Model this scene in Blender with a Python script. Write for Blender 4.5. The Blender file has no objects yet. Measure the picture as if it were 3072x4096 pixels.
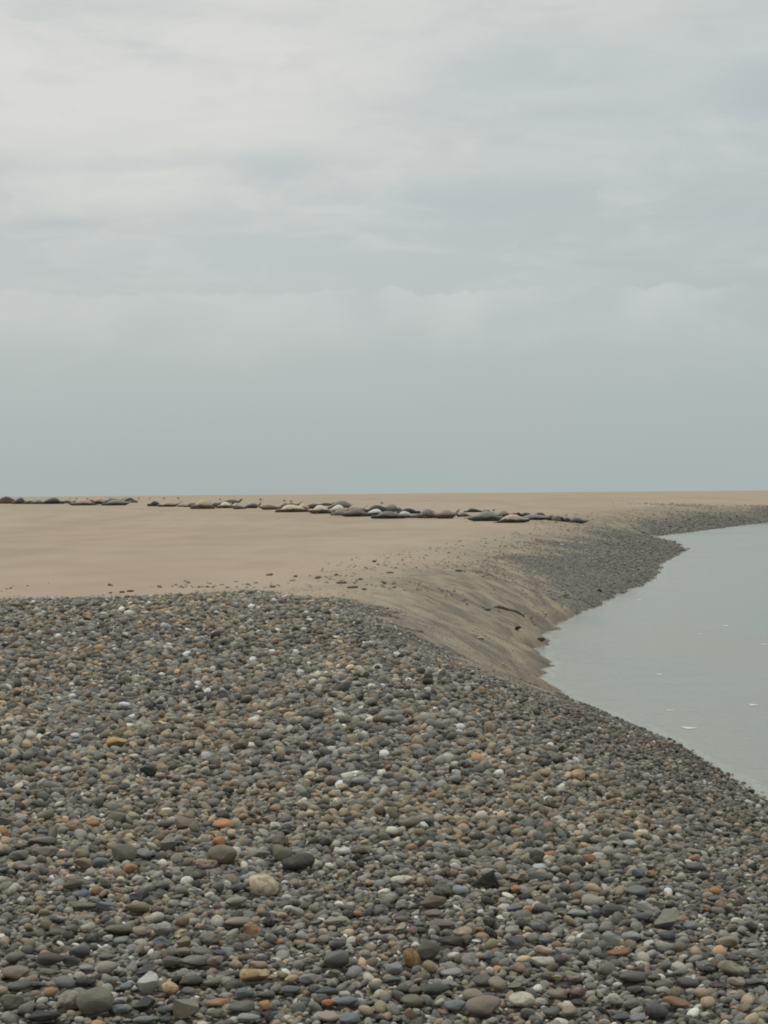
import bpy, bmesh, math, random
import numpy as np
from mathutils import Vector, Matrix
random.seed(7); RNG = np.random.default_rng(11)
S = bpy.context.scene; COL = S.collection

# ------------------------------------------------------------------ camera
F = 8500.0                       # focal length in pixels of the 3072 x 4096 photograph
CAM = np.array((0.0, 0.0, 1.65)) # eye height above the shingle
ROLL, PITCH = math.radians(0.50), math.radians(-0.495)
fwd = Vector((0, math.cos(PITCH), math.sin(PITCH)))
up0 = Vector((0, -math.sin(PITCH), math.cos(PITCH))); rt0 = Vector((1, 0, 0))
rt = rt0*math.cos(ROLL) - up0*math.sin(ROLL); up = up0*math.cos(ROLL) + rt0*math.sin(ROLL)
cd = bpy.data.cameras.new('camera'); cam = bpy.data.objects.new('camera', cd); COL.objects.link(cam)
cd.sensor_fit = 'VERTICAL'; cd.angle = 2*math.atan(2048/F); cd.clip_start = .1; cd.clip_end = 20000
M = Matrix((rt, up, -fwd)).transposed().to_4x4(); M.translation = Vector(CAM); cam.matrix_world = M
S.camera = cam

# ------------------------------------------------------------------ sky and sun
SUN_EL, SUN_AZ = math.radians(48), math.radians(-50)
W = bpy.data.worlds.new('World'); S.world = W; W.use_nodes = True
nt = W.node_tree; nt.nodes.clear()
class NB:
    def __init__(s, nt): s.nt = nt
    def n(s, t, **k):
        d = s.nt.nodes.new(t)
        for a, b in k.items(): setattr(d, a, b)
        return d
    def lk(s, a, b): s.nt.links.new(a, b)
    def put(s, sock, v):
        if hasattr(v, 'is_linked') or hasattr(v, 'links'): s.lk(v, sock)
        else: sock.default_value = v
    def m(s, op, a, b=0.0, c=None):
        d = s.n('ShaderNodeMath', operation=op); s.put(d.inputs[0], a)
        if d.inputs[1].enabled: s.put(d.inputs[1], b)
        if c is not None: s.put(d.inputs[2], c)
        return d.outputs[0]
    def mr(s, v, a, b, c=0.0, d_=1.0, smooth=True):
        d = s.n('ShaderNodeMapRange'); d.interpolation_type = 'SMOOTHSTEP' if smooth else 'LINEAR'
        s.put(d.inputs[0], v)
        for i, q in enumerate((a, b, c, d_)): s.put(d.inputs[i+1], q)
        return d.outputs[0]
    def mix(s, f, a, b, mode='MIX'):
        d = s.n('ShaderNodeMix', data_type='RGBA', blend_type=mode)
        s.put(d.inputs[0], f); s.put(d.inputs[6], a); s.put(d.inputs[7], b); return d.outputs[2]
    def vec(s, x, y, z=0.0):
        d = s.n('ShaderNodeCombineXYZ'); s.put(d.inputs[0], x); s.put(d.inputs[1], y); s.put(d.inputs[2], z); return d.outputs[0]
    def noise(s, v, sc=1.0, det=3.0, rough=.5, dist=0.0, w=None):
        d = s.n('ShaderNodeTexNoise')
        if v is not None: s.lk(v, d.inputs['Vector'])
        d.inputs['Scale'].default_value = sc; d.inputs['Detail'].default_value = det
        d.inputs['Roughness'].default_value = rough; d.inputs['Distortion'].default_value = dist
        return d.outputs['Fac']
def rgb(r, g, b):                # sRGB 0-255 to linear
    f = lambda c: (c/255/12.92) if c/255 <= .04045 else ((c/255+.055)/1.055)**2.4
    return (f(r), f(g), f(b), 1.0)
k = NB(nt)
tc = k.n('ShaderNodeTexCoord'); sx = k.n('ShaderNodeSeparateXYZ'); k.lk(tc.outputs['Generated'], sx.inputs[0])
X, Y, Z = sx.outputs
az = k.m('MULTIPLY', k.m('ARCTAN2', X, Y), 57.2958); el = k.m('MULTIPLY', k.m('ARCSINE', Z), 57.2958)
warp = k.noise(k.vec(k.m('MULTIPLY', az, .10), k.m('MULTIPLY', el, .22), 3.3), 1.0, 2, .5)
w2 = k.m('MULTIPLY', k.m('SUBTRACT', warp, .5), 2.4)
elw = k.m('ADD', el, w2)
ramp = k.n('ShaderNodeValToRGB'); k.lk(k.mr(elw, -1, 30, 0, 1, False), ramp.inputs[0])
cr = ramp.color_ramp; cr.interpolation = 'B_SPLINE'
stops = [(-1, (165, 177, 176)), (1.2, (168, 179, 178)), (3.2, (178, 187, 186)), (4.8, (189, 194, 192)), (6.8, (192, 198, 197)),
         (8.6, (206, 208, 205)), (10.6, (216, 216, 212)), (13, (216, 216, 212)), (18, (210, 210, 205)), (30, (210, 210, 206))]
for i, (e, c) in enumerate(stops):
    p = (e+1)/31
    if i < 2: cr.elements[i].position = p; q = cr.elements[i]
    else: q = cr.elements.new(p)
    q.color = rgb(*c)
c = ramp.outputs[0]
# big soft bands, only above the smooth low haze
n1 = k.noise(k.vec(k.m('MULTIPLY', az, .085), k.m('MULTIPLY', elw, .42), 1.7), 1.0, 4, .52, .4)
n2 = k.noise(k.vec(k.m('MULTIPLY', az, .22), k.m('MULTIPLY', el, .95), 8.1), 1.0, 4, .55, .6)
hi = k.mr(el, 3.5, 7.5)
blue = rgb(187, 194, 196); white = rgb(223, 221, 215)
c = k.mix(k.m('MULTIPLY', k.mr(n1, .50, .68), k.m('MULTIPLY', hi, .50)), c, blue)
c = k.mix(k.m('MULTIPLY', k.mr(n1, .52, .34), k.m('MULTIPLY', hi, .45)), c, white)
c = k.mix(k.m('MULTIPLY', k.mr(n2, .50, .66), k.m('MULTIPLY', hi, .26)), c, blue)
c = k.mix(k.m('MULTIPLY', k.mr(n2, .50, .36), k.m('MULTIPLY', hi, .25)), c, white)
# single large patches of the cloud deck: (azimuth, elevation, half widths, tone, strength)
def patch(c, a0, e0, wa, we, colr, st):
    dx = k.m('DIVIDE', k.m('SUBTRACT', k.m('ADD', az, k.m('MULTIPLY', w2, 1.2)), a0), wa)
    dy = k.m('DIVIDE', k.m('SUBTRACT', k.m('ADD', el, k.m('MULTIPLY', k.m('SUBTRACT', n2, .5), 1.6)), e0), we)
    r = k.m('SQRT', k.m('ADD', k.m('MULTIPLY', dx, dx), k.m('MULTIPLY', dy, dy)))
    return k.mix(k.m('MULTIPLY', k.mr(r, 1.0, .05), st), c, colr)
c = patch(c, -3.0, 8.8, 3.6, .75, rgb(182, 191, 194), .5)
c = patch(c, 1.8, 7.8, 4.5, .7, rgb(182, 193, 197), .45)
c = patch(c, -8.6, 7.0, 3.0, .55, rgb(180, 189, 191), .6)
c = patch(c, -7.0, 8.3, 4.0, 1.0, white, .6)
c = patch(c, -.5, 7.35, 3.4, .35, rgb(205, 208, 206), .5)
c = patch(c, -3.5, 10.8, 5.5, 1.7, white, .55)
c = patch(c, 6.0, 12.4, 3.5, 1.0, white, .6)
c = patch(c, 4.0, 11.2, 5.0, .7, rgb(190, 199, 202), .45)
c = patch(c, 11.0, 10.4, 3.2, 1.3, rgb(176, 188, 196), .6)
c = patch(c, 9.5, 7.2, 4.0, .9, rgb(180, 192, 196), .5)
c = patch(c, -5.0, 6.2, 6.5, .75, rgb(186, 194, 195), .5)
# the right hand side is a little bluer all the way down
c = k.mix(k.m('MULTIPLY', k.mr(az, -6, 13), .50), c, rgb(168, 183, 186))
# cumulus-like rim of the lower deck
e1 = k.noise(k.vec(k.m('MULTIPLY', az, .33), 0.0, 5.0), 1.0, 1.5, .5)
e2 = k.noise(k.vec(k.m('MULTIPLY', az, 1.5), k.m('MULTIPLY', el, .8), 2.0), 1.0, 3, .6)
edge = k.m('SUBTRACT', el, k.m('ADD', 4.65, k.m('ADD', k.m('MULTIPLY', e1, 1.0), k.m('MULTIPLY', e2, .55))))
rim = k.m('MULTIPLY', k.mr(edge, .05, -.07), k.mr(edge, -2.0, -.1))
rim = k.m('MULTIPLY', rim, k.mr(k.noise(k.vec(k.m('MULTIPLY', az, .3), k.m('MULTIPLY', el, .3), 9.0), 1, 2), .32, .6))
n3 = k.noise(k.vec(k.m('MULTIPLY', az, .42), k.m('MULTIPLY', el, .85), 6.6), 1.0, 5, .6, .5)
c = k.mix(k.m('MULTIPLY', k.mr(n3, .50, .70), k.m('MULTIPLY', k.mr(el, 2.0, 7.0), .20)), c, rgb(184, 191, 193))
c = k.mix(k.m('MULTIPLY', k.mr(n3, .50, .32), k.m('MULTIPLY', k.mr(el, 2.0, 7.0), .18)), c, rgb(220, 219, 214))
c = k.mix(k.m('MULTIPLY', rim, k.mr(az, -9, 5, .30, .52)), c, rgb(208, 212, 209))
sky = k.n('ShaderNodeTexSky'); sky.sky_type = 'NISHITA'; sky.sun_disc = False
sky.sun_elevation = SUN_EL; sky.sun_rotation = SUN_AZ
sc10 = k.n('ShaderNodeVectorMath', operation='SCALE'); k.lk(c, sc10.inputs[0]); k.lk(k.mr(el, 15, 75, 10.0, 21.0), sc10.inputs['Scale'])
fin = k.mix(.96, sky.outputs[0], sc10.outputs[0])
bg = k.n('ShaderNodeBackground'); k.lk(fin, bg.inputs[0]); bg.inputs[1].default_value = .1
wo = k.n('ShaderNodeOutputWorld'); k.lk(bg.outputs[0], wo.inputs[0])
sd = bpy.data.lights.new('sun', 'SUN'); sd.energy = .6; sd.angle = math.radians(25); sd.color = (1, .96, .9)
so = bpy.data.objects.new('sun', sd); COL.objects.link(so)
dirv = Vector((math.sin(SUN_AZ)*math.cos(SUN_EL), math.cos(SUN_AZ)*math.cos(SUN_EL), math.sin(SUN_EL)))
so.rotation_euler = dirv.to_track_quat('Z', 'Y').to_euler(); so.location = dirv*50
S.view_settings.view_transform = 'Standard'; S.view_settings.look = 'None'
S.view_settings.exposure = 0.0; S.view_settings.gamma = 1; S.view_settings.use_curve_mapping = False
S.render.engine = 'CYCLES'; S.cycles.filter_width = 1.9

KALB = .73
_rgb = rgb
def rgb(r, g, b):                # surface colours: real-world albedo from the tone seen
    q = _rgb(r, g, b); return (q[0]*KALB, q[1]*KALB, q[2]*KALB, 1.0)
# ------------------------------------------------------------------ numeric helpers
def ss(a, b, x):
    t = np.clip((x-a)/(b-a), 0, 1); return t*t*(3-2*t)
def _h(ix, iy, s):
    h = (ix.astype(np.int64)*374761393 + iy.astype(np.int64)*668265263 + s*1442695041) & 0xffffffff
    h = ((h ^ (h >> 13))*1274126177) & 0xffffffff
    return ((h ^ (h >> 16)) & 0xffff)/65535.0
def vnoise(x, y, s=0):
    ix = np.floor(x); iy = np.floor(y); fx = x-ix; fy = y-iy
    fx = fx*fx*(3-2*fx); fy = fy*fy*(3-2*fy)
    a = _h(ix, iy, s); b = _h(ix+1, iy, s); c_ = _h(ix, iy+1, s); d = _h(ix+1, iy+1, s)
    return (a*(1-fx)+b*fx)*(1-fy)+(c_*(1-fx)+d*fx)*fy
def fbm(x, y, s=0, o=3):
    v = 0; a = .5; t = 0
    for i in range(o): v = v+a*vnoise(x*2**i, y*2**i, s+i*17); t += a; a *= .5
    return v/t
def ray(px, py):
    d = rt*((px-1536)/F) + up*((2048-py)/F) + fwd
    return np.array(d)
ZW = -0.90
def on_plane(px, py, z):
    d = ray(px, py); t = (z-CAM[2])/d[2]; return (CAM[0]+d[0]*t, CAM[1]+d[1]*t)
def polydist(x, y, P, closed):
    x = np.asarray(x, float); y = np.asarray(y, float)
    best = np.full(x.shape, 1e18); ins = np.zeros(x.shape, bool)
    n = len(P)
    for i in range(n if closed else n-1):
        ax, ay = P[i]; bx, by = P[(i+1) % n]
        dx, dy = bx-ax, by-ay; L = dx*dx+dy*dy+1e-12
        t = np.clip(((x-ax)*dx+(y-ay)*dy)/L, 0, 1)
        best = np.minimum(best, (x-ax-t*dx)**2+(y-ay-t*dy)**2)
        if by != ay:
            cnd = ((ay > y) != (by > y)) & (x < (bx-ax)*(y-ay)/(by-ay)+ax); ins ^= cnd
    return np.sqrt(best), ins
# the shoreline, water on its right-hand side
SHP = [(3072, 3212), (2960, 3130), (2850, 3055), (2740, 3000), (2660, 2960), (2560, 2912), (2450, 2872), (2330, 2825), (2235, 2782), (2215, 2745),
       (2200, 2690), (2180, 2640), (2170, 2585), (2172, 2550), (2210, 2515), (2290, 2470), (2350, 2440), (2400, 2420), (2480, 2378), (2560, 2345), (2625, 2312),
       (2632, 2290), (2630, 2272), (2680, 2235), (2742, 2203), (2747, 2196), (2690, 2170), (2600, 2147), (2680, 2138), (2780, 2126), (2900, 2110), (3072, 2089)]
SH = [on_plane(a, b, ZW) for a, b in SHP]
lx, ly = SH[-1]
WP = [(60, -4000), (9, -40), (5.0, 0), (4.4, 6), (3.8, 11)] + SH + [(lx+30, ly+18), (lx+120, ly+60), (6000, ly+900), (6000, -4000)]
def D_land(x, y):
    d, ins = polydist(x, y, WP, True)
    d = np.where(ins, -d, d)
    j = np.clip(.25+.004*np.abs(y), 0, 1.2)
    x = np.asarray(x, float); y = np.asarray(y, float); fg = ss(24, 28, y)*ss(70, 50, y)
    return d + j*.32*(fbm(x*1.1, y*.7, 5, 3)-.5) + fg*.30*(vnoise(x*.3+3.3, y*.95+x*.45, 6)-.5+.5*(vnoise(x*.5, y*2.3+x, 7)-.5))*ss(1.6, 0, np.abs(d)) + (.14+.004*np.clip(y, 0, 200))*(fbm(x*4, y*2.5, 8, 2)-.5)*ss(1.5, 0, np.abs(d))
def z_sand(x, y):
    u = y-106-2.0*np.maximum(0, x-8)
    r = np.where(u < 0, 0, 1.30*(1-np.exp(-np.maximum(u, 0)**1.35/ (62**1.35)*1.25)))
    far = ss(60, 140, y)
    return r + .05*(fbm(x*.09, y*.06, 3, 2)-.5)*(1+far) + .012*(fbm(x*.8, y*.8, 9, 2)-.5)
def height(x, y):
    x = np.asarray(x, float); y = np.asarray(y, float)
    D = D_land(x, y); zs = z_sand(x, y)
    Wd = 3.4+2.6*ss(40, 80, y)
    t = np.clip(D/Wd, 0, 1)
    prof = 1-(1-t)**1.9
    land = ZW-.02 + (zs-ZW+.02)*prof
    return np.where(D > 0, land, ZW-.02+.28*np.maximum(D, -6))
def hit(px, py, lift=0.0):
    d = ray(px, py); t = np.concatenate([np.arange(3, 60, .02), np.arange(60, 400, .1), np.arange(400, 4000, 5)])
    x = CAM[0]+d[0]*t; y = CAM[1]+d[1]*t; z = CAM[2]+d[2]*t
    b = np.nonzero(z <= height(x, y)+lift)[0]
    i = b[0] if len(b) else len(t)-1
    return float(x[i]), float(y[i]), float(height(x[i:i+1], y[i:i+1])[0])
# gravel areas
GA = [hit(*p)[:2] for p in [(0, 2402), (300, 2398), (500, 2385), (700, 2375), (1000, 2378), (1200, 2392), (1400, 2405), (1550, 2425), (1650, 2475),
                            (1740, 2545), (1850, 2620), (1960, 2690), (2080, 2752), (2180, 2785)]]
PA = [(-80, GA[0][1]+3), (-20, GA[0][1]+.5)] + GA + [(2.6, 25.2), (60, 25), (60, -60), (-80, -60)]
GBp = [hit(*p)[:2] for p in [(2330, 2456), (2230, 2412), (2150, 2340), (2130, 2265), (2210, 2200), (2370, 2145), (2560, 2094), (2800, 2054), (3060, 2022)]]
PB = GBp + [(GBp[-1][0]+60, GBp[-1][1]+40), (400, 330), (400, 40), (6, 38)]
GM = hit(2740, 2021)
def gravel(x, y):
    x = np.asarray(x, float); y = np.asarray(y, float)
    dA, iA = polydist(x, y, PA, True); dA = np.where(iA, dA, -dA)
    nA = (fbm(x*.9, y*.45, 31, 3)-.5)
    a = ss(-1.1, .9, dA + 3.0*nA + 1.2*(fbm(x*3.1, y*1.6, 33, 2)-.5))
    dB, iB = polydist(x, y, PB, True); dB = np.where(iB, dB, -dB)
    b = ss(-1.9, 1.7, dB + (4.6-2.4*ss(88, 120, y))*(fbm(x*.5, y*.16, 41, 4)-.5))*.97
    cc = np.exp(-(((x-GM[0])/3.2)**2+((y-GM[1])/5)**2))*.38
    return np.clip(np.maximum(np.maximum(a, b), cc), 0, 1), dA, dB

def tag(o, label=None, cat=None, group=None, kind=None):
    if label: o['label'] = label
    if cat: o['category'] = cat
    if group: o['group'] = group
    if kind: o['kind'] = kind
    return o
def np_mesh(name, verts, faces, smooth=True):
    me = bpy.data.meshes.new(name); verts = np.asarray(verts, np.float32); faces = np.asarray(faces, np.int32)
    n = faces.shape[1]
    me.vertices.add(len(verts)); me.vertices.foreach_set('co', verts.ravel())
    me.loops.add(faces.size); me.loops.foreach_set('vertex_index', faces.ravel())
    me.polygons.add(len(faces)); me.polygons.foreach_set('loop_start', np.arange(0, faces.size, n, dtype=np.int32))
    me.polygons.foreach_set('loop_total', np.full(len(faces), n, np.int32))
    if smooth: me.polygons.foreach_set('use_smooth', np.ones(len(faces), bool))
    me.update(); me.validate(); return me
def link(name, me, mat=None):
    o = bpy.data.objects.new(name, me); COL.objects.link(o)
    if mat and not me.materials: me.materials.append(mat)
    return o
def new_mat(name):
    m = bpy.data.materials.new(name); m.use_nodes = True; m.node_tree.nodes.clear(); b = NB(m.node_tree)
    p = b.n('ShaderNodeBsdfPrincipled'); o = b.n('ShaderNodeOutputMaterial'); b.lk(p.outputs[0], o.inputs[0]); return m, b, p
def bump(b, p, h, st, dist):
    d = b.n('ShaderNodeBump'); b.put(d.inputs['Height'], h); d.inputs['Strength'].default_value = st; d.inputs['Distance'].default_value = dist
    b.lk(d.outputs[0], p.inputs['Normal'])

# ------------------------------------------------------------------ beach material
mb, b, p = new_mat('beach_sand_and_grit')
geo = b.n('ShaderNodeNewGeometry'); sp = b.n('ShaderNodeSeparateXYZ'); b.lk(geo.outputs['Position'], sp.inputs[0])
gx, gy, gz = sp.outputs; P = geo.outputs['Position']
A = {}
for nm in ('gravel', 'wet', 'dist', 'bed'):
    a = b.n('ShaderNodeAttribute', attribute_name=nm); A[nm] = a.outputs['Fac']
big = b.noise(b.vec(b.m('MULTIPLY', gx, .05), b.m('MULTIPLY', gy, .022)), 1, 3, .5)
mid = b.noise(b.vec(b.m('MULTIPLY', gx, .5), b.m('MULTIPLY', gy, .16)), 1, 4, .55)
fine = b.noise(P, 60, 3, .6)
sand = b.mix(b.mr(big, .35, .65), rgb(194, 172, 149), rgb(196, 179, 155))
bigv = b.noise(b.vec(b.m('MULTIPLY', gx, .16), b.m('MULTIPLY', gy, .05), 4.0), 1, 4, .6, .6)
sand = b.mix(b.m('MULTIPLY', b.mr(bigv, .42, .66), .55), sand, rgb(176, 158, 137))
sand = b.mix(b.m('MULTIPLY', b.mr(mid, .4, .7), .40), sand, rgb(174, 152, 131))
sand = b.mix(b.m('MULTIPLY', b.mr(fine, .45, .75), .3), sand, rgb(140, 124, 104))
# drainage streaks run across the slope down to the water
su = b.m('ADD', b.m('MULTIPLY', gx, .97), b.m('MULTIPLY', gy, .23)); sv = b.m('SUBTRACT', b.m('MULTIPLY', gy, .97), b.m('MULTIPLY', gx, .23))
streak = b.noise(b.vec(b.m('MULTIPLY', su, 2.2), b.m('MULTIPLY', sv, .42)), 1.0, 5, .62, .5)
wetc = b.mix(b.mr(streak, .38, .66), rgb(158, 141, 113), rgb(112, 102, 83))
spk = b.noise(b.vec(b.m('MULTIPLY', su, 6.0), b.m('MULTIPLY', sv, .75), 7.0), 1.0, 4, .65, .3)
wetc = b.mix(b.m('MULTIPLY', b.mr(spk, .52, .64), .75), wetc, rgb(84, 77, 62))
wetc = b.mix(b.m('MULTIPLY', b.mr(spk, .44, .34), .4), wetc, rgb(186, 170, 144))
wetm = b.m('MULTIPLY', A['wet'], b.mr(streak, .25, .6, .65, 1.0))
sand = b.mix(wetm, sand, wetc)
# grit: cells of small stones too fine to model
v1 = b.n('ShaderNodeTexVoronoi'); b.lk(b.vec(gx, b.m('MULTIPLY', gy, .8), gz), v1.inputs['Vector']); v1.inputs['Scale'].default_value = 16
v2 = b.n('ShaderNodeTexVoronoi'); b.lk(P, v2.inputs['Vector']); v2.inputs['Scale'].default_value = 45
sc1 = b.n('ShaderNodeSeparateColor'); b.lk(v1.outputs['Color'], sc1.inputs[0])
sc2 = b.n('ShaderNodeSeparateColor'); b.lk(v2.outputs['Color'], sc2.inputs[0])
grit = b.mix(sc1.outputs[0], rgb(100, 98, 90), rgb(142, 139, 130))
grit = b.mix(b.m('MULTIPLY', sc2.outputs[0], .6), grit, rgb(104, 97, 85))
grit = b.mix(A['bed'], grit, b.mix(sc1.outputs[0], rgb(58, 53, 45), rgb(88, 80, 68)))  # wet grit under the pebbles, colour darkened for the shade in their gaps
gn = b.noise(P, 2.2, 5, .7)
gmask = b.mr(b.m('ADD', A['gravel'], b.m('MULTIPLY', b.m('SUBTRACT', gn, .5), 1.3)), .30, .72)
base = b.mix(gmask, sand, grit)
base = b.mix(b.m('MULTIPLY', b.mr(b.m('ADD', A['dist'], b.m('MULTIPLY', b.m('SUBTRACT', gn, .5), .5)), .55, .0), .35), base, rgb(88, 82, 70))
b.lk(base, p.inputs['Base Color'])
b.put(p.inputs['Roughness'], b.mr(A['wet'], 0, 1, .95, .62, False)); p.inputs['Specular IOR Level'].default_value = .3
hgt = b.m('ADD', b.m('MULTIPLY', fine, .15), b.m('ADD', b.m('MULTIPLY', streak, b.m('MULTIPLY', A['wet'], 1.0)), b.m('MULTIPLY', b.m('MULTIPLY', v1.outputs['Distance'], gmask), -1.2)))
bump(b, p, hgt, .55, .05)

# ------------------------------------------------------------------ ground sheet (polar grid round the viewpoint)
ang = np.radians(np.concatenate([np.arange(-180, -24, 4.0), np.arange(-24, -12, .5), np.arange(-12, 13, .05), np.arange(13, 24, .5), np.arange(24, 180, 4.0)]))
rad = np.concatenate([[0.0, 1.5, 3.0], np.geomspace(4.0, 260, 620), np.geomspace(270, 9000, 60)])
Rg, Ag = np.meshgrid(rad, ang, indexing='ij'); gxv = Rg*np.sin(Ag); gyv = Rg*np.cos(Ag)
hz = height(gxv, gyv); nr, na = Rg.shape
verts = np.stack([gxv, gyv, hz], -1).reshape(-1, 3)
idx = np.arange(nr*na).reshape(nr, na); nxt = np.roll(idx, -1, 1)
faces = np.stack([idx[:-1], idx[1:], nxt[1:], nxt[:-1]], -1).reshape(-1, 4)[:, ::-1]
me = np_mesh('beach', verts, faces)
gv, dA, dB = gravel(gxv, gyv); Dv = D_land(gxv, gyv)
Wd = 3.4+2.6*ss(40, 80, gyv)
wet = np.clip(1.0-ss(.30, 1.55, Dv/Wd + .5*(fbm(gxv*.6, gyv*.35, 77, 3)-.5)), 0, 1)
slopeband = ss(1.45, .9, Dv/Wd)*ss(18, 26, gyv)*ss(150, 110, gyv)
gv = np.maximum(gv, slopeband*(.14+.26*ss(.40, .72, fbm(gxv*1.3+gyv*.35, gyv*.55, 63, 4))))
for nm, v in (('gravel', gv), ('wet', wet), ('dist', Dv), ('bed', ss(-.2, .8, dA))):
    at = me.attributes.new(nm, 'FLOAT', 'POINT'); at.data.foreach_set('value', v.astype(np.float32).ravel())
tag(link('beach', me, mb), kind='structure')

# ------------------------------------------------------------------ water
mw, b, p = new_mat('silty_water')
geo = b.n('ShaderNodeNewGeometry'); sp = b.n('ShaderNodeSeparateXYZ'); b.lk(geo.outputs['Position'], sp.inputs[0]); gx, gy, gz = sp.outputs
bn = b.noise(b.vec(b.m('MULTIPLY', gx, .25), b.m('MULTIPLY', gy, .09)), 1, 4, .55, .5)
wd_ = b.n('ShaderNodeAttribute', attribute_name='dist').outputs['Fac']; wn = b.noise(b.vec(b.m('MULTIPLY', gx, 2.2), b.m('MULTIPLY', gy, 1.2)), 1, 4, .7)
wc_ = b.mix(b.mr(bn, .35, .65), rgb(147, 151, 137), rgb(155, 155, 139))
wc_ = b.mix(b.m('MULTIPLY', b.mr(wd_, -1.6, -.1), .45), wc_, rgb(158, 150, 128))
rim_ = b.mr(b.m('ABSOLUTE', b.m('ADD', wd_, b.m('ADD', .10, b.m('MULTIPLY', b.m('SUBTRACT', wn, .5), .35)))), .08, .01)
wc_ = b.mix(b.m('MULTIPLY', rim_, .22), wc_, rgb(206, 206, 196))
fk = b.noise(b.vec(b.m('MULTIPLY', gx, 1.6), b.m('MULTIPLY', gy, 1.1), 2.0), 2.6, 3, .6)
wc_ = b.mix(b.m('MULTIPLY', b.mr(fk, .70, .78), .22), wc_, rgb(204, 202, 188))
b.lk(wc_, p.inputs['Base Color'])
b.put(p.inputs['Roughness'], b.mr(bn, .35, .65, .12, .22)); p.inputs['IOR'].default_value = 1.33
r1 = b.noise(b.vec(b.m('MULTIPLY', gx, .9), b.m('MULTIPLY', gy, 1.1)), 1.3, 4, .6, .3)
r2 = b.noise(b.vec(b.m('MULTIPLY', gx, 1.0), b.m('MULTIPLY', gy, 1.3)), 9, 3, .6)
bump(b, p, b.m('ADD', b.m('MULTIPLY', r1, .75), b.m('MULTIPLY', r2, .22)), .6, .06)
wv = np.stack([gxv, gyv, np.full_like(gxv, ZW)], -1).reshape(-1, 3)
wme = np_mesh('water', wv, faces); at = wme.attributes.new('dist', 'FLOAT', 'POINT'); at.data.foreach_set('value', Dv.astype(np.float32).ravel())
tag(link('water', wme, mw), kind='structure')
def foam_blob(px, py, w_px, label, asp=.5, rot=0.0):
    x, y = on_plane(px, py, ZW); w = w_px*y/F; bm = bmesh.new(); n = 28; rings = []
    for q, (s_, z_) in enumerate(((1, 0), (.85, .0015), (.4, .003))):
        R_ = []
        for i in range(n):
            a = 2*math.pi*i/n; rr = s_*(1+.25*math.sin(3*a+px)+.15*math.sin(7*a+py))
            R_.append(bm.verts.new((math.cos(a)*rr*w/2, math.sin(a)*rr*w*asp*1.6, z_)))
        rings.append(R_)
    for q in range(2):
        for i in range(n): bm.faces.new((rings[q][i], rings[q][(i+1) % n], rings[q+1][(i+1) % n], rings[q+1][i]))
    bm.faces.new(rings[2]); me = bpy.data.meshes.new('foam_patch'); bm.to_mesh(me); bm.free()
    o = link('foam_patch', me, m_foam); o.location = (x, y, ZW+.003); o.rotation_euler.z = rot
    tag(o, label, 'foam', 'flecks of foam on the channel')
m_foam, b, p = new_mat('foam'); b.lk(b.mix(b.noise(None, 30, 3), rgb(232, 233, 228), rgb(244, 244, 240)), p.inputs['Base Color']); p.inputs['Roughness'].default_value = .8
for a in [(2755, 2912, 46, 'long white foam streak floating mid-channel nearest the shingle edge', .5, .5), (3012, 2820, 36, 'white foam patch at the right edge, level with the long streak', .5, .1),
          (2903, 2503, 24, 'small bright foam fleck alone in the open channel', .6, 0), (2556, 2399, 16, 'tiny foam fleck just off the gravel spit', .7, 0),
          (2637, 2698, 24, 'small foam fleck left of centre on the near channel', .5, 0), (2678, 2842, 30, 'faint thin foam line near the shingle bank', .3, .1),
          (3055, 2578, 26, 'small pale foam patch against the right edge of the channel', .5, .3), (2797, 2536, 16, 'tiny faint foam dot left of the bright fleck', .6, 0)]: foam_blob(*a)

# ------------------------------------------------------------------ stones
def stone_proto(level, seed, angular=0.0, ncut=7):
    bm = bmesh.new(); bmesh.ops.create_icosphere(bm, subdivisions=level, radius=1.0)
    r = np.random.default_rng(seed)
    v = np.array([q.co[:] for q in bm.verts]); f = np.array([[w.index for w in q.verts] for q in bm.faces]); bm.free()
    n = r.normal(size=(ncut, 3)); n /= np.linalg.norm(n, axis=1)[:, None]
    for q in n:                                   # worn flats
        cc = r.uniform(.62, .92)-angular*.22; dd = v@q; ex = np.maximum(dd-cc, 0); v = v-np.outer(ex*(.8+.2*angular), q)
    ph = r.uniform(0, 6.28, (4, 3)); fr = r.uniform(.8, 2.6, (4, 3))
    dn = sum(np.sin(v[:, 0]*fr[i, 0]+ph[i, 0])*np.sin(v[:, 1]*fr[i, 1]+ph[i, 1])*np.cos(v[:, 2]*fr[i, 2]+ph[i, 2]) for i in range(4))
    v = v*(1+.11*dn)[:, None]
    v = v/np.abs(v).max(0)                        # unit box
    return v, f
PAL = [((94, 95, 91), 26), ((112, 112, 107), 24), ((128, 128, 122), 15), ((74, 75, 72), 14), ((54, 54, 52), 7), ((118, 109, 94), 14), ((104, 98, 83), 14),
       ((141, 127, 109), 6), ((118, 101, 87), 2.4), ((136, 110, 88), .9), ((148, 118, 88), .5), ((164, 162, 154), 4), ((205, 204, 198), 1.2), ((92, 78, 72), 1.0), ((102, 105, 105), 5)]
palc = np.array([rgb(*a)[:3] for a, w in PAL]); palw = np.array([w for a, w in PAL], float); palw /= palw.sum()

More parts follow.
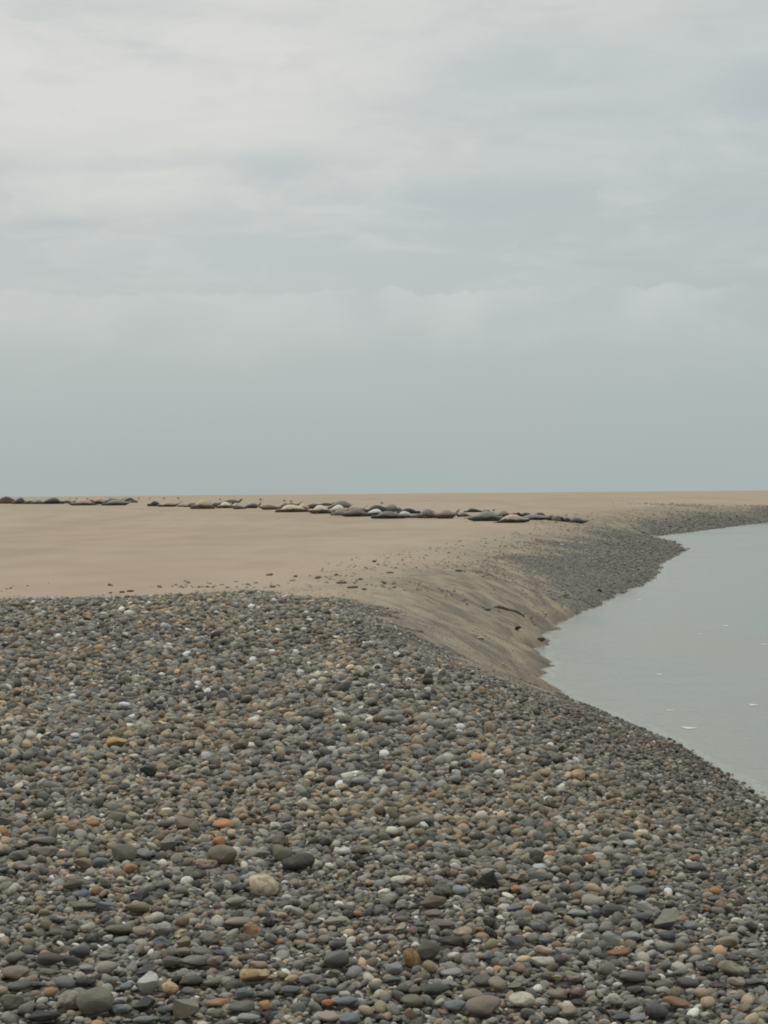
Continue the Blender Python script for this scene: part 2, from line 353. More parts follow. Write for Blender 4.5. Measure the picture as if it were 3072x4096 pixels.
m_st, b, p = new_mat('shingle')
at = b.n('ShaderNodeAttribute', attribute_name='col'); geo = b.n('ShaderNodeNewGeometry')
nz = b.noise(geo.outputs['Position'], 90, 5, .72); nz2 = b.noise(geo.outputs['Position'], 260, 2, .6)
cc = b.mix(b.m('MULTIPLY', b.mr(nz, .46, .68), .45), at.outputs['Color'], rgb(150, 146, 134))
cc = b.mix(b.m('MULTIPLY', b.mr(nz, .50, .34), .6), cc, b.mix(1.0, at.outputs['Color'], (.45, .43, .40, 1), 'MULTIPLY'))
b.lk(cc, p.inputs['Base Color']); p.inputs['Roughness'].default_value = .72; p.inputs['Specular IOR Level'].default_value = .3
bump(b, p, b.m('ADD', nz, b.m('MULTIPLY', nz2, .4)), .6, .008)

def stone_mat(name, mottled):
    m, b, p = new_mat(name); oi = b.n('ShaderNodeObjectInfo'); tcn = b.n('ShaderNodeTexCoord')
    off = b.n('ShaderNodeVectorMath', operation='ADD'); b.lk(tcn.outputs['Object'], off.inputs[0])
    b.lk(b.vec(b.m('MULTIPLY', oi.outputs['Random'], 37.0), b.m('MULTIPLY', oi.outputs['Random'], 11.0)), off.inputs[1]); v = off.outputs[0]
    n1 = b.noise(v, 1.6, 4, .6, .5); n2 = b.noise(v, 9, 4, .7); cl = oi.outputs['Color']
    dk = b.mix(1.0, cl, (.50, .46, .42, 1), 'MULTIPLY')
    c = b.mix(b.m('MULTIPLY', b.mr(n1, .45, .62 if mottled else .75), .8 if mottled else .35), cl, dk if mottled else rgb(140, 134, 120))
    c = b.mix(b.m('MULTIPLY', b.mr(n2, .5, .75), .4), c, dk)
    if mottled: c = b.mix(b.m('MULTIPLY', b.mr(n1, .42, .33), .5), c, rgb(205, 198, 182))
    b.lk(c, p.inputs['Base Color']); p.inputs['Roughness'].default_value = .75; p.inputs['Specular IOR Level'].default_value = .28
    bump(b, p, b.m('ADD', n1, b.m('MULTIPLY', n2, .5)), .4, .12)
    return m
M_PLAIN, M_MOT = stone_mat('worn_stone', False), stone_mat('mottled_stone', True)
PROT = {}
for kind_, ang_, cnt in (('r', 0.0, 10), ('a', 1.1, 5)):
    for mi, mm in (('p', M_PLAIN), ('m', M_MOT)):
        L_ = []
        for i in range(cnt):
            v, f = stone_proto(4, 900+i*7+(50 if kind_ == 'a' else 0), ang_, 7 if kind_ == 'r' else 9)
            me = np_mesh('pebble', v, f); me.materials.append(mm); L_.append(me)
        PROT[kind_+mi] = L_
def wedge_mesh():
    bm = bmesh.new(); P_ = [(-1, -.7, -.8), (1, -.8, -.8), (.95, .7, -.8), (-.8, .8, -.8), (.30, -.25, 1.0), (.62, .35, .85), (.5, -.5, .55)]
    for q in P_: bm.verts.new(q)
    bmesh.ops.convex_hull(bm, input=bm.verts[:]); bmesh.ops.bevel(bm, geom=bm.edges[:]+bm.verts[:], offset=.10, segments=2, affect='EDGES')
    me = bpy.data.meshes.new('pebble'); bm.to_mesh(me); bm.free(); me.materials.append(M_PLAIN); return me
PROT['wp'] = [wedge_mesh()]
STONES = []          # x, y, half width (m) of every single stone already placed
ANCH = []
def put_stone(px, py, w, h, colr, label, kind_='rp', tilt=0.0, name='pebble', group=None, sink=.10, cat='pebble'):
    """px,py: where its centre is seen; w,h seen size in photo pixels"""
    on_s = name == 'pebble'; x, y, z = hit(px, py+h*.42, .016 if on_s else 0.0); d = math.hypot(x, y); lift = .008+.0006*d if on_s else 0.0
    s = d/F; hw = w*s/2
    dep = math.radians(6)+math.atan((CAM[2]-z)/d)
    hw *= 1.06 if on_s else 1
    hh = max(h*s/2*1.18, hw*.28)
    ln = min(max(hw*random.uniform(.75, 1.0), hh*.8), hh*2.2)
    hh = max(hh-ln*math.sin(dep)*.35, hw*.25)
    me = random.choice(PROT[kind_]); o = bpy.data.objects.new(name, me); COL.objects.link(o)
    y += ln*.7
    z = float(height(np.array([x]), np.array([y]))[0])
    o.location = (x, y, z+lift+hh*(1-sink)); o.scale = (hw*1.06, ln, hh*1.06)
    o.rotation_euler = (random.uniform(-.12, .12), tilt+random.uniform(-.06, .06), (random.choice([0, math.pi])+random.uniform(-.25, .25)) if kind_ != 'wp' else 0)
    cr_, cg_, cb_ = [min(.86, (q*.85+.15*rgb(*colr)[1])*(1.62 if on_s else 1.0)) for q in rgb(*colr)[:3]]; o.color = (cr_, cg_, cb_, 1)
    tag(o, label, cat, group or 'larger pebbles lying on the shingle')
    STONES.append((x, y, hw, ln)); return o
# crop coordinates (scale 1.08) of the bottom of the photograph; left half then right half
OL, GR, DK, TN, OR_, WH, BL, BE, RU = (112, 108, 92), (114, 113, 107), (66, 66, 63), (142, 127, 106), (176, 122, 78), (196, 195, 186), (104, 110, 114), (168, 156, 136), (138, 92, 66)
LEFT = [
 (410, 830, 150, 112, OL, 'largest domed olive grey stone', 'near the bottom left', 'rp'), (1130, 325, 132, 90, (192, 176, 146), 'knobbly cream and tan mottled stone', 'left of centre', 'rm'),
 (1212, 180, 92, 74, (118, 110, 92), 'olive domed stone touching the charcoal one', 'behind it on the left', 'rp'), (1205, 122, 70, 42, (116, 110, 96), 'smaller olive stone capping the domed pair', '', 'rp'),
 (1288, 222, 132, 76, (64, 62, 57), 'broad charcoal stone beside the cream shard', '', 'rp'), (1350, 225, 44, 44, (214, 206, 176), 'cream white angular shard', 'leaning on the charcoal stone', 'ap'),
 (523, 182, 116, 76, (116, 112, 98), 'broad grey olive stone', 'upper left foreground', 'rp'), (1105, 712, 130, 66, (176, 148, 104), 'ochre brick-shaped stone', 'with a pinkish one on top', 'am'),
 (1110, 660, 76, 32, (160, 140, 120), 'flat pinkish tan stone', 'resting behind the ochre stone', 'rp'), (965, 56, 80, 38, (190, 130, 80), 'brightest orange oval stone', 'far from the edge', 'rp'),
 (947, 132, 52, 42, (178, 120, 78), 'small round orange stone', 'in front of the orange oval', 'rp'), (1190, 62, 44, 34, WH, 'white striped shell-like stone', '', 'ap'),
 (300, 820, 96, 76, (136, 128, 112), 'tan grey streaked stone', 'left of the largest dome', 'rm'), (180, 884, 132, 56, (62, 62, 58), 'long charcoal stone', 'in the bottom left corner', 'rp'),
 (455, 680, 96, 66, (150, 142, 126), 'beige grey rounded stone', 'above the largest dome', 'rp'), (632, 748, 92, 78, (176, 176, 168), 'pale grey pointed stone', 'beside the orange and white one', 'ap'),
 (727, 765, 76, 50, (188, 156, 116), 'orange and white rounded stone', '', 'rm'), (1260, 724, 56, 40, (172, 154, 114), 'small yellow beige stone', 'right of the ochre brick', 'rp'),
 (940, 825, 96, 36, (158, 116, 84), 'flat orange brown stone', 'low in the centre left', 'rp'), (1050, 845, 120, 50, (98, 98, 86), 'dark olive flat-topped stone', '', 'rp'),
 (805, 856, 112, 90, (126, 118, 102), 'peaked grey tan stone', 'at the bottom edge', 'ap'), (625, 902, 110, 42, (110, 114, 112), 'blue grey stone cut by the lower edge', '', 'rp'),
 (562, 246, 56, 36, (166, 128, 92), 'small orange tan stone', 'below the broad grey olive one', 'rp'), (355, 226, 76, 54, (148, 128, 102), 'blocky tan stone', 'in the upper left group', 'ap'),
 (345, 183, 66, 40, (150, 134, 110), 'pale tan stone', 'just behind the blocky tan one', 'rp'), (720, 142, 70, 54, (124, 120, 108), 'grey block with a flat face', '', 'ap'),
 (955, 192, 120, 80, (124, 112, 96), 'large brown grey stone', 'below the orange pair', 'rp'), (890, 228, 88, 38, (142, 124, 102), 'flat tan slab stone', 'tucked under the brown grey one', 'rm'),
 (310, 312, 80, 50, (106, 100, 84), 'dark olive oval stone', 'below the blocky tan one', 'rp'), (697, 315, 62, 42, (116, 118, 114), 'smooth blue grey egg stone', '', 'rp'),
 (1018, 388, 86, 46, (138, 134, 124), 'light grey domed stone', 'below the knobbly cream one', 'rp'), (1025, 476, 112, 46, (134, 124, 106), 'wide tan grey stone', '', 'rp'),
 (1092, 512, 76, 56, (158, 124, 96), 'chipped orange tan stone', 'joined to the wide tan grey', 'am'), (1445, 470, 96, 42, (146, 140, 126), 'pale rectangular stone', 'towards the middle', 'rp'),
 (1490, 172, 52, 32, (188, 188, 182), 'rounded white stone', 'right of the cream shard', 'rp'), (590, 416, 96, 50, (134, 122, 98), 'tan olive sloping stone', '', 'rp'),
 (350, 402, 118, 36, (112, 106, 88), 'long low olive stone', 'on the left', 'rp'), (500, 30, 76, 52, (118, 112, 94), 'upright olive stone', 'near the pale yellowish group', 'rp'),
 (785, 52, 82, 50, (138, 128, 110), 'humped tan stone', 'left of the orange oval', 'rp'), (317, 64, 70, 36, (146, 120, 94), 'warm tan stone', 'beside the rusty one', 'rp'),
 (395, 48, 56, 36, (156, 112, 74), 'rusty orange stone', 'beside the warm tan one', 'rp'), (1155, 34, 66, 42, (148, 130, 112), 'pinkish tan triangular stone', '', 'ap'),
 (180, 125, 110, 36, (116, 110, 96), 'flat olive grey stone', 'upper left', 'rp'), (82, 190, 86, 46, (112, 112, 104), 'mid grey stone', 'close to the left edge', 'rp'),
 (190, 174, 98, 42, (114, 108, 94), 'taupe lumpy stone', 'between grey and tan ones', 'rp'), (703, 508, 80, 52, (150, 148, 138), 'pale grey mottled stone', '', 'rm'),
 (466, 545, 46, 30, (180, 178, 166), 'small off-white stone', 'in the left middle', 'rp'), (210, 640, 112, 60, (92, 88, 78), 'dark brown grey stone', 'with a light rim', 'rp'),
 (270, 740, 92, 54, (114, 114, 108), 'smooth blue grey stone', 'next to a tan-orange one', 'rp'), (340, 604, 84, 54, (100, 102, 100), 'slate stone', 'left of a black hollow', 'rp'),
 (215, 782, 62, 46, (158, 128, 92), 'tan orange stone', 'left of the blue grey', 'rp'), (16, 90, 36, 42, (162, 118, 80), 'orange stone cut by the left edge', '', 'rp'),
 (1418, 824, 58, 34, (166, 106, 76), 'orange red stone', 'near the bottom centre', 'rp'), (1450, 640, 106, 78, (104, 104, 98), 'tall dark grey stone', 'bottom centre', 'rp'),
 (1420, 888, 88, 40, (150, 140, 120), 'beige stone at the lower edge', 'near the centre', 'rp'), (1150, 836, 52, 42, (170, 128, 88), 'small amber stone', 'right of the dark olive', 'rp'),
 (838, 648, 108, 44, (112, 112, 102), 'grey slab stone', 'across the middle left', 'rp'), (872, 606, 90, 42, (106, 106, 94), 'olive slab', 'behind the grey slab', 'rp'),
 (60, 698, 112, 58, (128, 116, 100), 'tan grey stone', 'at the left edge', 'rp'), (80, 748, 90, 48, (96, 96, 90), 'dark grey stone', 'under the left edge tan one', 'rp'),
 (45, 822, 92, 60, (104, 100, 86), 'olive stone', 'in the lower left corner', 'rp'), (1070, 892, 96, 40, (142, 142, 136), 'light grey stone', 'at the lower edge', 'rp'),
 (822, 732, 96, 46, (68, 66, 60), 'charcoal oval stone', 'right of the orange white one', 'rp'), (515, 852, 62, 40, (112, 116, 116), 'small bluish stone', 'right of the largest dome', 'rp'),
 (620, 832, 90, 60, (64, 66, 66), 'blackish stone', 'below the pale pointed one', 'ap'), (505, 512, 120, 50, (104, 100, 82), 'olive brown hump', 'middle left', 'rp'),
 (905, 548, 90, 44, (118, 112, 96), 'greyish olive stone', 'behind the olive slab', 'rp'), (790, 568, 60, 44, (134, 118, 96), 'tan upright stone', '', 'ap'), (820, 275, 86, 42, (84, 84, 78), 'dark striped grey stone', '', 'rp'),
 (245, 508, 66, 48, (130, 122, 104), 'tan cube-like stone', '', 'ap'), (378, 498, 60, 42, (168, 162, 146), 'cream grey stone', '', 'rp')]
RIGHT = [
 (440, 290, 106, 64, (34, 34, 33), 'black triangular stone', 'right of centre', 'wp'), (75, 293, 92, 38, (194, 188, 170), 'flat white stone with a tan spot', '', 'rm'),
 (115, 636, 76, 80, (140, 112, 72), 'amber brown round stone', 'in front of a grey dome', 'rm'), (188, 598, 100, 92, (100, 98, 88), 'tall grey dome', 'behind the amber stone', 'rp'),
 (600, 816, 106, 62, (184, 176, 158), 'pale cream beige stone', 'near the bottom', 'rm'), (690, 600, 76, 46, (172, 150, 132), 'pinkish beige stone', 'above the oblong one', 'rp'),
 (682, 645, 112, 42, (174, 168, 148), 'pale beige oblong stone', 'tilted to the right', 'rp'), (432, 842, 150, 80, (122, 112, 96), 'long brown grey stone', 'pointing right at the bottom', 'rp'),
 (385, 794, 88, 50, (134, 122, 104), 'tan stone', 'on the long brown grey one', 'rp'), (1225, 466, 120, 80, (128, 120, 106), 'peaked grey stone with a tan face', '', 'ap'),
 (905, 388, 90, 50, (146, 140, 124), 'curved beige grey stone', 'beside a dark one', 'rp'), (990, 432, 92, 58, (92, 90, 82), 'dark taupe stone', 'right of the curved beige', 'rp'),
 (835, 437, 82, 32, (134, 138, 132), 'light grey flat stone', 'left of the dark taupe', 'rp'), (1097, 345, 92, 50, (108, 112, 110), 'blue grey leaning stone', 'right side', 'rp'),
 (1130, 406, 62, 38, (158, 156, 150), 'pale chipped stone', 'below the leaning blue grey', 'ap'), (1515, 685, 124, 68, (136, 128, 108), 'beige stone with a pale spot', 'near the right edge', 'rm'),
 (1525, 738, 72, 46, (150, 134, 116), 'pink tan stone', 'under the beige spotted one', 'rp'), (1495, 560, 112, 48, (134, 124, 102), 'arched olive tan stone', 'near the right edge', 'rp'),
 (1265, 825, 106, 44, (132, 98, 72), 'rusty brown long stone', 'lower right', 'rp'), (1175, 862, 100, 66, (82, 84, 82), 'dark blue grey dome', 'lower right', 'rp'),
 (490, 750, 72, 60, (142, 130, 110), 'round tan stone', 'left of pale cream beige', 'rp'), (665, 492, 78, 50, (120, 120, 112), 'grey stone with a dark spot', '', 'rm'),
 (620, 420, 38, 32, (190, 146, 112), 'small peach stone', 'in the middle right', 'rp'), (570, 332, 42, 30, (182, 124, 82), 'small orange stone', 'right of the black triangle', 'rp'),
 (212, 388, 106, 58, (110, 100, 80), 'olive brown hump stone', 'left of the black triangle', 'rp'), (342, 522, 78, 44, (160, 138, 118), 'pinkish cream stone', 'middle', 'rm'),
 (240, 482, 118, 40, (110, 104, 96), 'flat taupe stone', 'middle', 'rp'), (110, 46, 90, 50, (118, 114, 98), 'pale olive dome', 'in the upper middle', 'rp'),
 (245, 30, 52, 30, (180, 166, 124), 'pale yellow stone', 'right of pale olive dome', 'rm'), (560, 70, 38, 28, (178, 126, 86), 'tiny apricot stone', 'upper middle', 'rp'),
 (1155, 266, 42, 28, (170, 132, 100), 'small salmon stone', 'upper right foreground', 'rp'), (1430, 340, 52, 32, (168, 118, 76), 'orange brown stone', 'near the right edge', 'rp'),
 (1015, 606, 88, 32, (140, 96, 66), 'flat rust stone', 'lower right of middle', 'rp'), (75, 502, 52, 46, (152, 146, 120), 'small pointed beige stone', '', 'ap'),
 (985, 545, 84, 48, (136, 136, 130), 'light grey angular stone', 'above the flat rust one', 'ap'), (45, 680, 72, 48, (132, 132, 128), 'pale grey stone', 'left of the amber one', 'rp'),
 (125, 822, 92, 56, (110, 104, 84), 'mossy olive stone', 'bottom middle', 'rp'), (220, 772, 120, 58, (70, 72, 70), 'dark slate slab', 'bottom middle', 'rp'),
 (1070, 826, 66, 50, (118, 118, 112), 'mid grey round stone', 'left of the dark dome', 'rp'), (1105, 888, 72, 40, (120, 124, 124), 'bluish grey stone', 'at the bottom right', 'rp'),
 (840, 782, 72, 44, (114, 98, 84), 'brown banded stone', '', 'rm'), (805, 860, 62, 40, (146, 130, 110), 'small tan stone', 'below the brown banded', 'rp'),
 (745, 714, 46, 30, (168, 154, 116), 'yellowish chip', 'right of oblong stone', 'ap'), (400, 556, 38, 14, (206, 206, 200), 'thin white sliver', 'middle', 'rp'),
 (1600, 612, 60, 38, (150, 150, 142), 'pale grey stone cut by the right edge', '', 'rp'), (1236, 690, 28, 22, (200, 200, 194), 'tiny white stone', 'lower right', 'rp'),
 (1010, 748, 38, 28, (190, 190, 180), 'small whitish stone', 'lower middle right', 'rp'), (330, 342, 64, 40, (132, 138, 138), 'pale bluish stone', 'below the black triangle', 'rp'),
 (672, 238, 54, 24, (172, 176, 172), 'flat whitish stone', 'upper middle right', 'rp'), (720, 180, 48, 28, (158, 116, 78), 'burnt orange stone', 'upper middle right', 'rp'),
 (1340, 200, 46, 26, (150, 118, 90), 'dull orange stone', 'far right upper', 'rp'), (1447, 84, 32, 24, (186, 188, 184), 'white dot stone', 'far right upper', 'rp'),
 (1065, 136, 56, 30, (170, 172, 168), 'whitish grey stone', 'upper right', 'rp'), (885, 202, 62, 38, (156, 116, 82), 'orange brown lumpy stone', 'upper right', 'rp'),
 (300, 562, 110, 44, (64, 62, 58), 'dark brown black slab', 'above the dark slate', 'rp'), (560, 510, 66, 42, (144, 140, 128), 'greyish cream stone', '', 'rp'),
 (760, 640, 66, 50, (92, 88, 84), 'dark mauve grey stone', '', 'rp'), (1310, 740, 110, 48, (88, 86, 82), 'long dark grey stone', 'right lower', 'rp'), (1080, 720, 110, 56, (92, 88, 80), 'dark taupe slab', 'lower right', 'rp'),
 (1330, 492, 60, 36, (126, 128, 124), 'grey oval stone', 'right of the peaked grey', 'rp'), (285, 745, 66, 44, (148, 144, 138), 'light grey chip', '', 'ap'), (430, 730, 84, 50, (98, 92, 82), 'dark fawn stone', '', 'rp')]
EXTRA = [(467, 2974, 78, 40, (186, 158, 100), 'yellow ochre wedge stone', 'in the mid-distance at left', 'ap'), (300, 2946, 36, 22, WH, 'white oval stone', 'in the mid-distance at left', 'rp'),
 (1822, 3098, 40, 30, (190, 190, 184), 'round white stone', 'in the middle distance', 'rp'), (2318, 3105, 62, 42, (180, 154, 120), 'cream orange stone', 'on the slope above the water', 'rm'),
 (411, 2460, 30, 14, (222, 222, 218), 'bright white stone', 'near the sand at left', 'rp'), (1762, 3276, 48, 34, (174, 166, 146), 'pale buff stone', 'in the middle distance', 'rm'),
 (1265, 2862, 60, 36, (104, 102, 92), 'rounded grey hump stone', 'in the mid-distance', 'rp'), (838, 3038, 60, 40, (148, 150, 148), 'pale bluish mottled stone', 'in the mid-distance', 'rm'),
 (590, 3088, 66, 44, (76, 76, 72), 'dark blocky stone', 'in the mid-distance at left', 'ap'), (1330, 3128, 64, 38, (148, 128, 112), 'pinkish grey stone', 'in the mid-distance', 'rp'),
 (1440, 3130, 70, 40, (136, 138, 136), 'light slate stone', 'right of the pinkish grey', 'rp'), (965, 2985, 66, 36, (112, 96, 74), 'brown stone', 'in the mid-distance', 'rp')]
def clean(l, place): return l
seen = set()
for lst, ox in ((LEFT, 0), (RIGHT, 1536)):
    for cx, cy, w, h, colr, short, place, kd in lst:
        px, py = ox+cx/1.08, 3250+cy/1.08
        o = put_stone(px, py, w/1.08, h/1.08, colr, short+(' '+place if place else ' among grey shingle'), kd, tilt=(.0 if ox == 0 else .04))
        ANCH.append((px, py, w/1.08, h/1.08, short))
for px, py, w, h, colr, short, place, kd in EXTRA:
    put_stone(px, py, w, h, colr, short+' '+place, kd); ANCH.append((px, py, w, h, short))
# isolated stones out on the sand and the sandy slope
SAND = [(1078, 2298, 30, 10, 'dark flat stone on the sand, leftmost of the outlying row'), (1497, 2245, 20, 9, 'small dark stone lying farthest out on the open sand'),
 (1272, 2310, 28, 11, 'dark tilted stone on the sand midway along the outlying row'), (1182, 2305, 16, 8, 'small grey stone between two longer ones on the sand'),
 (990, 2337, 17, 7, 'small dark stone just beyond the shingle edge'), (1093, 2347, 26, 9, 'dark stone on sand below the leftmost outlying one'),
 (1345, 2299, 18, 8, 'little brown grey stone right of the tilted one on sand'), (1442, 2316, 20, 8, 'dark stone at the right of the outlying cluster'),
 (1537, 2332, 18, 12, 'upright dark stone at the right end of the outlying cluster'), (1577, 2349, 16, 8, 'small stone on sand alone right of the cluster'),
 (1457, 2357, 20, 9, 'dark stone on sand low in the cluster'), (1365, 2332, 44, 7, 'long thin dark stone across the outlying cluster'),
 (1410, 2350, 46, 8, 'longest dark flat stone below the thin one'), (442, 2371, 15, 8, 'small dark stone on sand left of a pair'), (487, 2368, 24, 9, 'left stone of a dark pair at the sand edge'),
 (520, 2364, 30, 9, 'right stone of a dark pair at the sand edge'), (830, 2347, 18, 7, 'small dark stone alone on sand at left centre'), (38, 2397, 20, 10, 'dark stone at the sand edge far left'),
 (2072, 2513, 24, 16, 'black stone on the wet sandy slope'), (2165, 2560, 34, 13, 'black wedge stone where the sand meets the water'),
 (1947, 2438, 36, 12, 'dark brown flat stone on the sandy slope left of the strand'), (1921, 2553, 32, 11, 'white flat stone on the wet sandy slope'),
 (2012, 2656, 15, 13, 'small white stone on the slope nearest the shingle'), (2262, 2383, 16, 12, 'dark pebble near the gravel spit'), (2400, 2363, 18, 11, 'blackish pebble on the gravel spit slope'),
 (1560, 2290, 30, 8, 'faint grey pebble streak on sand right of the farthest stone'), (1835, 2282, 30, 11, 'brown grey pebble high on the sand rim'), (2302, 2493, 26, 10, 'flat grey stone touching the water edge')]
for px, py, w, h, lb in SAND:
    colr = (200, 200, 192) if 'white' in lb else ((48, 47, 44) if 'black' in lb else (122, 113, 97))
    put_stone(px, py, w, h, colr, lb, 'rp', name='beach_stone', group='stones scattered on the sand', sink=.3, cat='stone')
# companions of the marked stones, one on a side, until 300 in all
CN = [('mid grey', (104, 104, 100)), ('slate grey', (88, 91, 92)), ('dark grey', (70, 70, 67)), ('light grey', (134, 134, 128)), ('olive grey', (108, 104, 90)), ('tan grey', (130, 120, 104)), ('taupe', (112, 102, 92)), ('blue grey', (103, 108, 111))]
cand = []
for i, (px, py, w, h, short) in enumerate(ANCH):
    for j, (nm, dx, dy) in enumerate((('left of', -1, 0), ('right of', 1, 0), ('behind', 0, -1), ('in front of', 0, 1))): cand.append((i, j, nm, dx, dy))
random.shuffle(cand); boxes = [(a[0], a[1], a[2], a[3]) for a in ANCH]
for i, j, nm, dx, dy in cand:
    if len(STONES) >= 300: break
    px, py, w, h, short = ANCH[i]
    w2_ = random.uniform(46, 84)*(.45+.55*(py-2300)/1700); h2 = w2_*random.uniform(.42, .62)
    qx = px+dx*(w/2+w2_/2+4)+random.uniform(-8, 8)*(dx == 0); qy = py+dy*(h*.45+h2*.75)+random.uniform(-6, 6)*(dy == 0)
    if not (10 < qx < 3062 and qy < 4085): continue
    if any(abs(qx-a) < (w2_+c_)*.47 and abs(qy-b_) < (h2+d_)*.42 for a, b_, c_, d_ in boxes): continue
    cn, cc_ = random.choice(CN); v_ = random.randint(-8, 8)
    put_stone(qx, qy, w2_, h2, tuple(q+v_ for q in cc_), f'{cn} pebble {nm} the {short}', random.choice(['rp', 'rp', 'rp', 'rm', 'ap'])); boxes.append((qx, qy, w2_, h2))
print('single stones', len(STONES))
# a dark strand on the slope: raised tube for an eroded edge in sand
def ledge():
    x0, y0, z0 = hit(1975, 2428); x1, y1, z1 = hit(2098, 2470); bm = bmesh.new(); n = 22; rings = []
    for i in range(n+1):
        t = i/n; x = x0+(x1-x0)*t; y = y0+(y1-y0)*t + .35*math.sin(t*3.0); r = .036*math.sin(math.pi*min(max(t, .03), .97))**.5*(1+.3*math.sin(9*t))
        z = float(height(np.array([x]), np.array([y]))[0])
        rings.append([bm.verts.new((x-x0, y-y0+math.cos(a)*r*2.6, z-z0+r*.4+math.sin(a)*r)) for a in [2*math.pi*q/10 for q in range(10)]])
    for i in range(n):
        for q in range(10): bm.faces.new((rings[i][q], rings[i][(q+1) % 10], rings[i+1][(q+1) % 10], rings[i+1][q]))
    bm.faces.new(rings[0][::-1]); bm.faces.new(rings[-1]); me = bpy.data.meshes.new('sand_ledge'); bm.to_mesh(me); bm.free()
    for f in me.polygons: f.use_smooth = True
    m, b, p = new_mat('dark_ledge'); b.lk(b.mix(b.noise(None, 12, 4), rgb(72, 68, 56), rgb(100, 94, 78)), p.inputs['Base Color']); p.inputs['Roughness'].default_value = .6
    o = link('sand_ledge', me, m); o.location = (x0, y0, z0); tag(o, 'long dark curved strand lying across the sandy slope above the water', 'landform')
ledge()

# ------------------------------------------------------------------ the mass of the shingle, one mesh
def scatter():
    px_, py_, sz_ = [], [], []
    def band(d0, d1, sp, xmin, xmax, keep=1.0):
        nx = int((xmax-xmin)/sp); ny = int((d1-d0)/sp)
        gx_, gy_ = np.meshgrid(np.arange(nx), np.arange(ny), indexing='ij')
        x = xmin+(gx_+RNG.uniform(-.05, 1.05, gx_.shape)+.5*(gy_ % 2))*sp; y = d0+(gy_+RNG.uniform(-.05, 1.05, gx_.shape))*sp
        x = x.ravel(); y = y.ravel(); s = sp*RNG.lognormal(.12, .26, x.size)
        kk = RNG.random(x.size) < keep; return x[kk], y[kk], s[kk]
    def size(d): return float(np.interp(d, [6, 7, 13, 22, 34], [.030, .033, .045, .056, .070]))
    out = []
    d = 5.4
    while d < 40:
        d2 = d*1.07; hw_ = .205*d2+.35; sp = size(d)*.80
        x, y, s = band(d, d2, sp, -hw_-.1, hw_+.1); out.append((x, y, s, np.zeros(x.size)))
        x, y, s = band(d, d2, sp*2.1, -hw_-.1, hw_+.1, .55); out.append((x, y, np.minimum(s*.80, size(d)*1.6), np.ones(x.size)))
        d = d2
    x, y, s, top = [np.concatenate(a) for a in zip(*out)]
    g, dA, dB = gravel(x, y); D = D_land(x, y)
    prob = np.where(g > .5, 1.0, g*.9)
    near = np.exp(-np.maximum(-dA, 0)/1.3)*np.where(D < 4.2, .34, .30)
    prob = np.maximum(prob, np.where(dA < 0, near*ss(.38, .62, fbm(x*1.1, y*.35, 55, 2)), 0))
    prob = np.maximum(prob, .035*(D < 3.2)*ss(.4, .7, fbm(x*.8, y*.3, 56, 2)))
    kk = (RNG.random(x.size) < prob) & (D > -.12)
    kk &= ~((g < .5) & (top > 0) & (RNG.random(x.size) < .6))
    x, y, s, top, g = x[kk], y[kk], s[kk], top[kk], g[kk]
    # gravel spit and bank in the distance
    ox, oy, os_ = [], [], []
    for d0, d1, sp, kp in ((38, 62, .09, .85), (62, 100, .13, .85), (100, 190, .22, .8)):
        xa, ya, sa = band(d0, d1, sp, -2, 34 if d1 > 100 else 17, kp); ox.append(xa); oy.append(ya); os_.append(sa*.5)
    xa, ya, sa = map(np.concatenate, (ox, oy, os_)); gb, _, dBb = gravel(xa, ya); Db = D_land(xa, ya)
    vis = (np.abs(xa) < .21*ya+1) & (Db > -.15) & (RNG.random(xa.size) < np.clip(gb*.8, .03*(Db < 7), 1))
    xa, ya, sa = xa[vis], ya[vis], sa[vis]
    x = np.concatenate([x, xa]); y = np.concatenate([y, ya]); s = np.concatenate([s, sa]); top = np.concatenate([top, np.zeros(xa.size)]); g = np.concatenate([g, gb[vis]])
    # keep clear of the single stones
    keep = np.ones(x.size, bool)
    for sx_, sy_, sr, sl in STONES:
        keep &= ~(((x-sx_)/(sr*.9+s*.2))**2+((y-sy_)/(sl*.9+s*.2))**2 < 1)
        keep &= ~((top > 0) & (np.abs(x-sx_) < sr+s*.3) & (y < sy_) & (y > sy_-sl-s*1.5))
    return x[keep], y[keep], s[keep], top[keep], g[keep]
x, y, s, top, g = scatter()
N = x.size; print('pebbles', N)
D = D_land(x, y); z = height(x, y)
ci = RNG.choice(len(palc), N, p=palw)
# patches of the bank lean warm or cool
pt = fbm(x*.9, y*.45, 91, 2); warm = pt > .58
ci = np.where(warm & (RNG.random(N) < .28), RNG.choice([5, 6, 7], N), ci)
tint = np.array([1.045, 1.0, .925])
colv = np.minimum(palc[ci]*2.0*tint*RNG.lognormal(0, .28, (N, 1)), .80)
farm = (y > 38)
wetf = 1-.34*ss(3.4, .1, D)*(y < 38)-.1*(y >= 38)                                    # wet stones by the water
colv = colv*wetf[:, None]
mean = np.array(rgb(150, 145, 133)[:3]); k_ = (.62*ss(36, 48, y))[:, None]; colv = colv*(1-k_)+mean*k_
s = s*(1-.30*ss(3.4, 1.2, D)*(y < 38))*np.where(y < 38, .62+.38*g**2, 1)*(.78+.40*fbm(x*1.2, y*.6, 88, 3))
a1 = s*.5*RNG.uniform(.92, 1.18, N); a2 = a1*RNG.uniform(.68, .98, N); a3 = a1*RNG.uniform(.42, .80, N)
big_ = (RNG.random(N) < .05) & (g > .5) & (y < 30) & (y > 12) & (D > 2.5); a1 = np.where(big_, a1*1.35, a1); a2 = np.where(big_, a2*1.35, a2); a3 = np.where(big_, a3*1.4, a3)
yaw = RNG.uniform(0, 2*np.pi, N); tx = RNG.normal(0, .20, N); ty = RNG.normal(0, .20, N)
